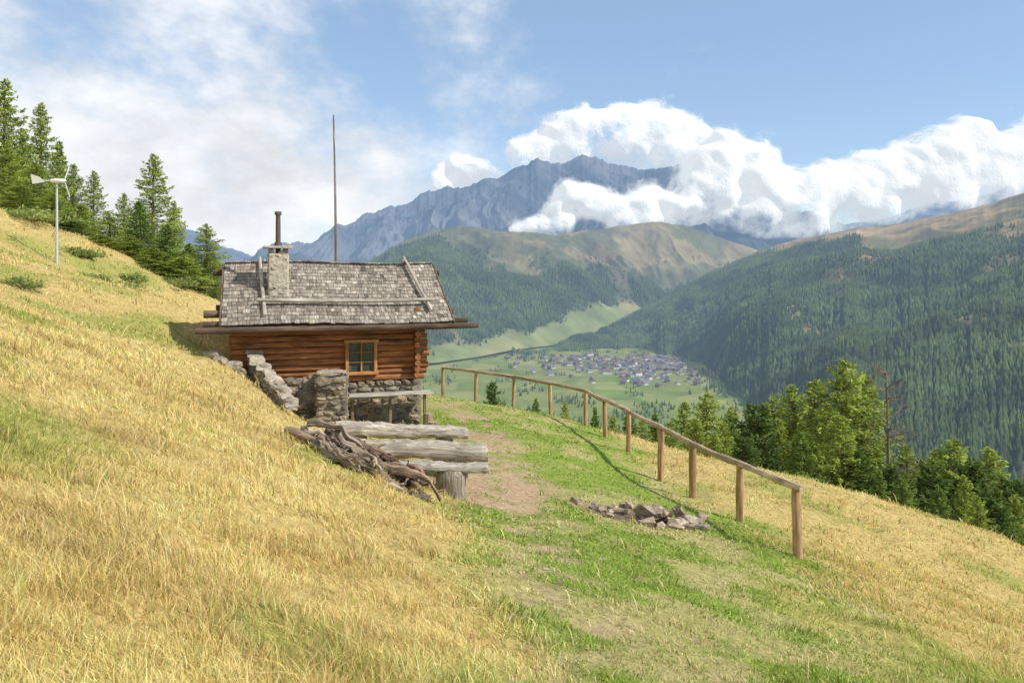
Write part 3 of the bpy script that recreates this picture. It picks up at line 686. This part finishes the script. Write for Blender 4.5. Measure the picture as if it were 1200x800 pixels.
for (x,y,s) in [(-6.35,18.15,.34),(-6.6,18.0,.26),(-6.15,17.9,.24),(-6.85,18.1,.3),(-6.5,17.75,.2)]:
    m=MB(); m.rock((0,0,0),(s*1.4,s,s*.75),np.array([.36,.31,.24])*rng.uniform(.8,1.15),3,.5,boxy=.7); m.build('boulder',STONE,None,(x,y,gz1(x,y)+s*.12),label='rough grey stone banked against the cabin corner',category='stone',group='stones banked by the cabin')
# ------------------------------------------------------------------ benches & table
def bench(name,label,cat,p0,p1,w,th,col,stumps,sr):
    c=(np.array(p0)+np.array(p1))/2
    e=empty(name,tuple(c),0,label=label,category=cat)
    m=MB(); a=np.array(p0)-c; b=np.array(p1)-c; L=np.linalg.norm(b-a); d=(b-a)/L; s=np.array([-d[1],d[0],0]); s/=np.linalg.norm(s)
    seg=20; rings=30; vs=[];ts=[]; off=rng.random(3)*40
    ph=rng.random(4)*9
    for i in range(rings+1):
        q=i/rings; wl=w/2*(1+.10*math.sin(q*7+ph[0])+.06*math.sin(q*19+ph[2])); thh=th*(1+.14*math.sin(q*6+ph[1])+.07*math.sin(q*23+ph[3]))
        if i in (0,rings): wl*=.93; thh*=.9
        pr=[]
        for j in range(seg):
            t=2*math.pi*j/seg; xx=math.copysign(abs(math.cos(t))**.6,math.cos(t))*wl; zz=math.copysign(abs(math.sin(t))**(.5 if math.sin(t)>0 else .85),math.sin(t))*thh/2
            pr.append((xx,zz+rng.normal(0,.009)))
        pr=np.array(pr); cen=a+(b-a)*q+np.array([0,0,.012*math.sin(q*9+ph[2])])
        vs.append(cen+np.outer(pr[:,0],s)+np.outer(pr[:,1],[0,0,1])+(d*rng.normal(0,.03) if i in(0,rings) else 0)); ts.append(np.c_[pr,np.full(seg,q*L)]+off)
    f=[]
    for i in range(rings):
        for j in range(seg):
            k=(j+1)%seg; f.append([i*seg+j,i*seg+k,(i+1)*seg+k,(i+1)*seg+j])
    m.add(np.vstack(vs),f,col,np.vstack(ts))
    for e2 in(0,1):
        rg=vs[0] if e2==0 else vs[-1]; v=np.vstack([rg,[rg.mean(0)]]); m.add(v,[[j,(j+1)%seg,seg] for j in range(seg)],np.array(col)*.75,np.c_[rng.random((seg+1,2))*.1,np.ones(seg+1)]+off)
    m.build('seat' if cat=='bench' else 'table_top',WOOD,e,smooth=False)
    for q in stumps:
        pw=np.array(p0)+(np.array(p1)-np.array(p0))*q; g=gz1(pw[0],pw[1])-.12; m=MB()
        top=pw[2]-th/2+.02
        m.log((pw[0]-c[0],pw[1]-c[1],g-c[2]),(pw[0]-c[0],pw[1]-c[1],top-c[2]),sr*1.08,sr,(.34,.29,.22),16,5,0,.06,endcol=(.40,.35,.27))
        m.build('leg',BARK,e,smooth=True)
    return e
bench('log_bench','thick weathered grey log bench by the cabin','bench',(-3.15,14.35,-2.80),(-.82,14.7,-2.95),.42,.22,(.46,.40,.32),(.15,.82),.17)
bench('log_table','heavy weathered half-log table on stump legs','table',(-3.1,13.15,-2.86),(-.42,13.35,-3.0),.52,.25,(.42,.365,.285),(.2,.8),.2)
bench('plank_bench','grey plank bench resting on a cut tree stump','bench',(-2.6,12.1,-2.90),(-.33,12.3,-3.0),.32,.10,(.48,.425,.345),(.2,.74),.22)
for (x,y,h,rr) in [(-2.02,19.2,.42,.10),(-1.85,18.7,.3,.12)]:
    g=gz1(x,y); m=MB(); m.log((0,0,-.1),(0,0,h),rr*1.1,rr,(.34,.25,.17),12,4,0,.05,endcol=(.48,.38,.26)); m.build('tree_stump',BARK,None,(x,y,g),label='short cut log standing by the cabin corner',category='tree stump')
# branch pile
pr_=np.random.default_rng(77)
pile=[((-2.9,12.1),(-1.45,11.5),.07,.0),((-3.1,11.75),(-1.15,11.15),.075,.0),((-2.6,12.4),(-1.4,11.35),.065,.09),((-3.15,11.95),(-1.7,11.3),.06,.11),((-2.8,12.3),(-1.8,10.95),.055,.16),((-2.5,12.4),(-1.2,11.6),.055,.14),((-3.2,12.2),(-1.9,11.1),.055,.09),((-2.3,12.4),(-1.3,11.1),.065,.17),((-2.9,12.3),(-2.0,11.2),.045,.20),((-3.3,11.6),(-2.1,11.3),.055,.04),((-2.7,12.0),(-1.45,11.8),.05,.19),((-2.3,11.4),(-1.0,11.2),.06,.05),((-2.9,11.5),(-1.5,10.95),.05,.03)]
for k in range(15):
    cx,cy=pr_.normal(-2.1,.38),pr_.normal(11.7,.25); a=pr_.normal(-.4,.8); L=pr_.uniform(.25,.6); pile.append(((cx-math.cos(a)*L,cy-math.sin(a)*L*.5),(cx+math.cos(a)*L,cy+math.sin(a)*L*.5),pr_.uniform(.025,.05),pr_.uniform(.1,.30)))
for (a,b,rr,up) in pile:
    p0=np.array([a[0],a[1],gz1(*a)+rr*.7+up*rng.uniform(.7,1.1)]); p1=np.array([b[0],b[1],gz1(*b)+rr*.7+up*rng.uniform(.5,1.1)]); c=(p0+p1)/2
    m=MB(); k0=rng.random(); col=(np.array([.26,.165,.11])*(1-k0)+np.array([.32,.265,.20])*k0)*rng.uniform(.7,1.3)
    m.log(p0-c,p1-c,rr*1.25,rr*.6,col,10,18,.13*rng.random(),.30,endcol=(.5,.36,.22),wig=.020+.010*rng.random())
    for k in range(4):
        q=rng.uniform(.1,.9); s=(p0-c)*(1-q)+(p1-c)*q; dd=np.array([rng.normal(),rng.normal(),abs(rng.normal())*.4]); dd/=np.linalg.norm(dd)
        m.log(s,s+dd*rng.uniform(.10,.26),rr*.5,rr*.2,col*.9,7,4,.03,.2,wig=.012)
    m.build('branch',BARK,None,tuple(c),smooth=True,label='rough reddish-brown branch on a woodpile by the benches',category='branch',group='branches in the woodpile')
# fire ring stones
for i in range(44):
    a=rng.uniform(0,6.28); rr=abs(rng.normal(.60,.17)) if i<30 else rng.uniform(0,.38); x=(2.15 if i<30 else 2.35)+math.cos(a)*rr*1.35; y=13.2+math.sin(a)*rr*.8; s=rng.uniform(.14,.30) 
    if x<1.7: s*=.6
    m=MB(); m.shard((0,0,0),(s*1.4,s*1.05,s*.75),np.array([(.46,.36,.27),(.50,.41,.31),(.36,.28,.20),(.30,.24,.19)][rng.integers(4)])*rng.uniform(.8,1.1),rot=Matrix.Rotation(rng.uniform(0,3),3,'Z')@Matrix.Rotation(rng.normal(0,.35),3,'X'))
    m.build('fire_pit_stone',STONE,None,(x,y,gz1(x,y)+s*.2+(.14 if i>=30 else 0)),label='angular brown stone piled round a fire pit',category='stone',group='stones of the fire pit')
for (px,d) in [(65,9.5),(262,8.2),(598,6.3),(705,9.4),(640,8.2),(668,8.5),(655,7.6),(590,13.5),(615,16),(632,11.8)]:
    x=B(px)*d; s=rng.uniform(.05,.09); m=MB(); m.shard((0,0,0),(s*1.4,s,s*.6),(.42,.37,.29)); m.build('field_stone',STONE,None,(x,d,gz1(x,d)+s*.1),label='small pale grey stone lying in the grass',category='stone',group='stones scattered in the meadow')
# ------------------------------------------------------------------ fence
fx=[4.49,4.18,3.68,3.32,3.0,2.65,2.26,1.3,.03,-1.3,-2.6]; fy=[12.5,14.6,16.2,17.8,20.5,22.5,24.5,26.5,27.5,28.5,30.]
topz=[(320-q)/F*d for q,d in zip([572,545,522,502,484,470,459,450,442,436,432],fy)]
fence=empty('wooden_fence',(4.49,12.5,gz1(4.49,12.5)),0,label='long wooden post and rail fence beside the path',category='fence')
fl=np.array(fence.location)
pw=np.array([.46,.29,.15])
tops=[]
for i,(x,y) in enumerate(zip(fx,fy)):
    g=gz1(x,y); t=topz[i]; c=pw*rng.uniform(.8,1.15)
    m=MB(); r=.062+(.012 if i<4 else 0); ln=rng.normal(0,.03)
    m.log(np.array([x,y,g-.3])-fl,np.array([x+ln,y,t])-fl,r*1.05,r,c,12,6,.0,.05,endcol=c*1.3); m.build('post',WOOD,fence,smooth=True); tops.append(np.array([x+ln,y,t]))
m=MB()
for i in range(len(tops)-1):
    a,b=tops[i]-fl,tops[i+1]-fl; d=(b-a)/np.linalg.norm(b-a)
    c=np.array([.52,.40,.26])*rng.uniform(.85,1.1)
    a2=a+np.array([0,0,.03]); b2=b+np.array([0,0,.03+(.012 if i%2 else 0)])
    if i==0: a2=a2-d*.22
    m.log(a2,b2+d*.06,.062,.055,c,10,8,.025,.08,endcol=c*1.2)
m.build('rail',WOOD,fence,smooth=True)
# ------------------------------------------------------------------ tall pole behind the cabin
px_,py_=-5.25,23.6; g=gz1(px_,py_); m=MB(); zt=V(135)*23.6
m.log((0,0,-.3),(-.04,0,zt-g),.055,.022,(.24,.2,.17),10,14,.05,.04); m.build('tall_pole',WOOD,None,(px_,py_,g),smooth=True,label='tall thin weathered wooden pole behind the cabin',category='pole')
# ------------------------------------------------------------------ wind turbine
tx_,ty_=-16.0,28.; g=gz1(tx_,ty_); tp=V(214)*28-g
wt=empty('wind_turbine',(tx_,ty_,g),0,label='small wind turbine with white tail vane on a grey mast',category='wind turbine')
m=MB(); m.log((0,0,-.2),(0,0,tp),.05,.035,(.5,.5,.5),12,4,0,0); m.build('mast',GREYM,wt,smooth=True)
m=MB(); m.log((-.2,0,tp+.06),(.22,0,tp+.06),.07,.08,(.8,.8,.8),12,3,0,0); m.log((.22,0,tp+.06),(.33,0,tp+.06),.08,.02,(.8,.8,.8),12,2,0,0); m.beam((-.2,0,tp+.06),(-.75,0,tp+.1),.02,.03,(.7,.7,.7)); m.build('nacelle',WHITEM,wt)
m=MB(); vv=[(-.42,-.008,tp+.02),(-.86,-.008,tp-.05),(-.92,-.008,tp+.30),(-.62,-.008,tp+.20)]; vv+=[(a,.008,c) for a,b,c in vv]
m.add(np.array(vv),[[0,1,2,3],[7,6,5,4],[0,4,5,1],[1,5,6,2],[2,6,7,3],[3,7,4,0]],(.8,.8,.8),np.array(vv)); m.build('tail_vane',WHITEM,wt)
for k in range(3):
    a=k*2*math.pi/3+.5; m=MB(); dd=np.array([0,math.sin(a),math.cos(a)]); c0=np.array([.27,0,tp+.06])
    m.beam(c0+dd*.04,c0+dd*.62,.07,.014,(.8,.8,.8),up=(1,.35,0)); m.build('rotor_blade',WHITEM,wt)
# ------------------------------------------------------------------ trees
def conifer(seed,h,R,nb,per,cols,full=.9,droop=.25,bottom=.05,size=.17,power=.8):
    r=np.random.default_rng(seed); c1,c2=np.array(cols[0]),np.array(cols[1])
    P=[];Cc=[];S=[];D=[]
    m=MB(); m.log((0,0,-.5),(0,0,h*.96),h*.018+.03,.015,(.22,.17,.13),9,10,.05,.06)
    for b in range(nb):
        q=bottom+(1-bottom)*(b/nb)**.95; z=q*h; L=R*((1-q)**power)*r.uniform(.55,1.2)*(.8+.2*min(1,q*6))+.10
        az=b*2.4+r.normal(0,.5); dr=np.array([math.cos(az),math.sin(az)]); up=.35*q-droop*(1-q)+r.normal(0,.08)
        if L>.5: m.log((0,0,z),(dr[0]*L*.8,dr[1]*L*.8,z+up*L*.8),.016+.01*L,.006,(.2,.15,.11),5,2,.03,.05)
        kk=max(12,int(per*(L/R)**.75*full)); s=r.random(kk)**.7; side=r.normal(0,1,kk)*.24*L*(1-s*.7)
        zz=z+up*s*L+ .06*L*s*s*2-np.abs(r.normal(0,.09,kk))*(1+L*.5)
        P.append(np.c_[dr[0]*s*L-dr[1]*side,dr[1]*s*L+dr[0]*side,zz]); tone=r.uniform(.65,1.25)
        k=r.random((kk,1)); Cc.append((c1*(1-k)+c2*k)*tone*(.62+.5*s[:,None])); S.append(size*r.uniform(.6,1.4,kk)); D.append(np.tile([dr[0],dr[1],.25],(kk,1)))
    P=np.vstack(P);Cc=np.minimum(np.vstack(Cc),.8);S=np.concatenate(S);D=np.vstack(D)+r.normal(0,.6,(len(P),3))
    D/=np.linalg.norm(D,axis=1)[:,None]; Q=np.cross(D,r.normal(0,1,D.shape)); Q/=np.linalg.norm(Q,axis=1)[:,None]
    v=np.stack([P-D*S[:,None]*.7,P+Q*S[:,None]*.24,P+D*S[:,None]*.8,P-Q*S[:,None]*.24],1)
    f=(np.arange(len(P))*4)[:,None]+np.array([[0,1,2,3]])
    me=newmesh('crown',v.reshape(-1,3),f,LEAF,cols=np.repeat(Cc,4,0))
    tr=newmesh('trunk',np.vstack(m.v),m.f,BARK,cols=np.vstack(m.c),tex=np.vstack(m.t),smooth=True)
    return tr,me,h
lar=((.27,.36,.065),(.46,.52,.11)); spr=((.15,.235,.05),(.30,.39,.09)); pin=((.085,.145,.04),(.19,.26,.065))
KIND={'larch':[conifer(101,9,2.5,150,105,lar,size=.14,power=.75),conifer(102,9,2.3,140,105,lar,power=.72,size=.14),conifer(103,9,2.8,160,95,lar,power=.70,size=.145)],
 'spruce':[conifer(104,8,2.2,150,105,spr,power=.85,size=.145),conifer(105,8,2.0,140,105,spr,power=.85,size=.145)],
 'pine':[conifer(106,7,2.4,130,115,pin,power=.55,droop=-.1,size=.16),conifer(107,7,2.3,120,115,pin,power=.52,droop=-.15,size=.16)]}
LAB={'larch':'light green larch tree with feathery branches','spruce':'mid-green conifer with dense drooping branches','pine':'dark green bushy stone pine'}
cnt=0
def plant(kind,px,top,d,wide=1.,grp=''):
    global cnt
    x=B(px)*d; y=d; g=gz1(x,y)-.1; h=V(top)*d-g
    vs=KIND[kind]; tr,cr,h0=vs[cnt%len(vs)]; s=h/h0; cnt+=1
    e=empty(kind+'_tree',(x,y,g),random.uniform(0,6),label=LAB[kind],category='tree',group=grp)
    sw=min(1.2,max(.6,s))*wide
    for nm,mm in(('trunk',tr),('crown',cr)):
        o=obj(nm,mm,e); 
    e.scale=(sw,sw,s)
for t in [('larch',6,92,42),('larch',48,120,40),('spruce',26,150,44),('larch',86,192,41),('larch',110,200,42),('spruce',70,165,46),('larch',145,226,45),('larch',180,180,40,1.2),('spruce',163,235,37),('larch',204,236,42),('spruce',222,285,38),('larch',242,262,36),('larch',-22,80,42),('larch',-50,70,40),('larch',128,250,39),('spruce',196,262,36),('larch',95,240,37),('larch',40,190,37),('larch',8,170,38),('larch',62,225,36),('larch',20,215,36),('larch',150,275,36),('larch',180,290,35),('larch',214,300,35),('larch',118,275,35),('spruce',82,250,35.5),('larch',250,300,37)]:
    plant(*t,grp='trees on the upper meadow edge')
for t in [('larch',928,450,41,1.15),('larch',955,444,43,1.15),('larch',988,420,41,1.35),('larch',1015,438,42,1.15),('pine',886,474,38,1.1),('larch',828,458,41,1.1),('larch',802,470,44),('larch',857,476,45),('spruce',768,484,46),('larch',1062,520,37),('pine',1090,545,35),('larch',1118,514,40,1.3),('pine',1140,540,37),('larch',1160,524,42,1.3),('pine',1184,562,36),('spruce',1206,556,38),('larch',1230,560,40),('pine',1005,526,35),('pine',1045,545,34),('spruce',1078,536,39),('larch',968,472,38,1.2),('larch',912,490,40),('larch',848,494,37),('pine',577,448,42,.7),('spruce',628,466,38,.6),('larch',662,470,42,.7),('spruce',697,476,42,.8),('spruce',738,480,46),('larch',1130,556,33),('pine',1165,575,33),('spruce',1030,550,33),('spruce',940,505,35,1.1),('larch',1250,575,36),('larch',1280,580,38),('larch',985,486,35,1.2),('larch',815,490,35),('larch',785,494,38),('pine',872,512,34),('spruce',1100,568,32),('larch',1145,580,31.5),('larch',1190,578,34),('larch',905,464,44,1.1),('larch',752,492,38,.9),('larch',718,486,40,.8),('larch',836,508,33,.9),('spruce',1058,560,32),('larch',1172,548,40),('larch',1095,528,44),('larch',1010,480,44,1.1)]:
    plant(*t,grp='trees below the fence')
x,y=B(1036)*37,37.; g=gz1(x,y)-.1; h=V(436)*37-g; e=empty('bare_tree',(x,y,g),0,label='half-dead tree with thin bare branches',category='tree'); m=MB()
m.log((0,0,-.3),(.1,0,h),.14,.03,(.24,.20,.16),9,12,.15,.06)
r=np.random.default_rng(55)
for k in range(60):
    q=r.uniform(.3,1); a=r.uniform(0,6.28); L=(1.2-q)*2.6*r.uniform(.5,1.1); s=np.array([.1*q,0,q*h]); d2=np.array([math.cos(a),math.sin(a),r.uniform(.0,.7)]); en=s+d2*L
    m.log(s,en,.028,.010,(.24,.19,.15),5,4,.12*L,.08)
    for j in range(7):
        qq=r.uniform(.3,1); s2=s+d2*L*qq; m.log(s2,s2+(d2+r.normal(0,.8,3))*.4,.011,.004,(.24,.19,.14),4,2,.03,.05)
m.build('trunk',BARK,e)
# shrubs
def shrub_mesh(seed,R,hh,cols,nn=2600):
    r=np.random.default_rng(seed); c1,c2=np.array(cols[0]),np.array(cols[1])
    cl=r.normal(0,1,(26,3))*np.array([R*.42,R*.42,hh*.28]); cl[:,2]=np.abs(cl[:,2])+hh*.15; ci=r.integers(0,26,nn)
    P=cl[ci]+r.normal(0,1,(nn,3))*np.array([.17,.17,.14])*R; P[:,2]=np.abs(P[:,2]); D=r.normal(0,1,(nn,3)); D[:,2]=np.abs(D[:,2])+.4; D/=np.linalg.norm(D,axis=1)[:,None]
    Q=np.cross(D,r.normal(0,1,D.shape)); Q/=np.linalg.norm(Q,axis=1)[:,None]; S=.085*r.uniform(.6,1.4,nn)
    v=np.stack([P-D*S[:,None],P+Q*S[:,None]*.3,P+D*S[:,None],P-Q*S[:,None]*.3],1); k=r.random((nn,1)); tone=r.uniform(.7,1.3,26)[ci][:,None]
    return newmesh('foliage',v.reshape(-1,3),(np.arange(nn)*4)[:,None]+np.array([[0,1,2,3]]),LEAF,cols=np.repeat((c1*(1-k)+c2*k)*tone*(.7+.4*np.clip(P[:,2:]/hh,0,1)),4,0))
jn=((.24,.30,.08),(.38,.42,.14)); SH=[shrub_mesh(1,.9,.5,jn),shrub_mesh(2,.7,.4,jn),shrub_mesh(3,1.1,.45,jn)]
for i,(px,d,s) in enumerate([(15,19,.7),(112,25,.9),(135,28,1.),(90,31,1.0),(150,31,1.0),(30,33,1.2),(205,34,1.)]):
    x=B(px)*d; o=obj('juniper_shrub',SH[i%3],loc=(x,d,gz1(x,d)-.08),label='low spreading green juniper shrub on the meadow',category='shrub',group='shrubs on the slope'); o.scale=(s,s,s*.7); o.rotation_euler=(0,0,i*1.3)
# ------------------------------------------------------------------ light, world, camera
S=Vector((.72,-.27,.66)).normalized()
sun=bpy.data.lights.new('sun','SUN'); sun.energy=5.0; sun.angle=math.radians(.5); sun.color=(1,.95,.86)
so=bpy.data.objects.new('sun',sun); coll.objects.link(so); so.rotation_euler=S.to_track_quat('Z','Y').to_euler()
w=bpy.data.worlds.new('World'); scene.world=w; w.use_nodes=True; nt=w.node_tree; lk=nt.links
for q in list(nt.nodes): nt.nodes.remove(q)
sky=N(nt,'ShaderNodeTexSky'); sky.sky_type='NISHITA'; sky.sun_disc=False; sky.sun_elevation=math.asin(S.z); sky.sun_rotation=math.atan2(S.x,S.y); sky.altitude=1800; sky.air_density=1.0; sky.dust_density=.6
tc=N(nt,'ShaderNodeTexCoord'); sep=N(nt,'ShaderNodeSeparateXYZ'); lk.new(tc.outputs['Generated'],sep.inputs[0])
X_,Y_,Z_=sep.outputs
zz=math_(nt,'ADD',math_(nt,'MAXIMUM',Z_,0.),.22)
cb=N(nt,'ShaderNodeCombineXYZ'); lk.new(math_(nt,'DIVIDE',X_,zz),cb.inputs[0]); lk.new(math_(nt,'DIVIDE',Y_,zz),cb.inputs[1]); cb.inputs[2].default_value=3.3
rot=N(nt,'ShaderNodeMapping'); lk.new(cb.outputs[0],rot.inputs[0]); rot.inputs['Rotation'].default_value=(0,0,.5); rot.inputs['Scale'].default_value=(1.2,.5,1)
n1=noise(nt,rot.outputs[0],1.5,7,.62); n2=noise(nt,scalev(nt,tc.outputs['Generated'],(1,1,1.7)),7.,7,.58)
az=math_(nt,'DIVIDE',X_,math_(nt,'MAXIMUM',Y_,.05))
cov=mapr(nt,az,-.30,.08,.24,-.22)
hor=mapr(nt,Z_,.02,.20,.22,0.)
base=math_(nt,'ADD',math_(nt,'ADD',n1,math_(nt,'MULTIPLY',math_(nt,'SUBTRACT',n2,.5),.65)),math_(nt,'ADD',cov,hor))
al=N(nt,'ShaderNodeMapRange',interpolation_type='SMOOTHSTEP'); lk.new(base,al.inputs[0]); al.inputs[1].default_value=.42; al.inputs[2].default_value=.84
shade=mapr(nt,n2,.36,.62,.80,1.08)
cc=N(nt,'ShaderNodeVectorMath',operation='SCALE'); cc.inputs[0].default_value=(.93,.95,.98); lk.new(shade,cc.inputs['Scale'])
sk=N(nt,'ShaderNodeVectorMath',operation='SCALE'); lk.new(sky.outputs[0],sk.inputs[0]); sk.inputs['Scale'].default_value=.15
veil=mixc(nt,.40,sk.outputs[0],(.48,.71,.98))
mx=mixc(nt,math_(nt,'MULTIPLY',al.outputs[0],.95),veil,cc.outputs[0])
bg=N(nt,'ShaderNodeBackground'); lk.new(mx,bg.inputs[0]); bg.inputs[1].default_value=1.0
o=N(nt,'ShaderNodeOutputWorld'); lk.new(bg.outputs[0],o.inputs[0])
cam=bpy.data.cameras.new('camera'); cam.lens=28; cam.sensor_width=36; cam.shift_y=-80/1200; cam.clip_start=.1; cam.clip_end=60000
co=bpy.data.objects.new('camera',cam); coll.objects.link(co); co.location=(0,0,0); co.rotation_euler=(math.radians(90),0,0); scene.camera=co
scene.view_settings.view_transform='Standard'; scene.view_settings.look='None'; scene.view_settings.exposure=0
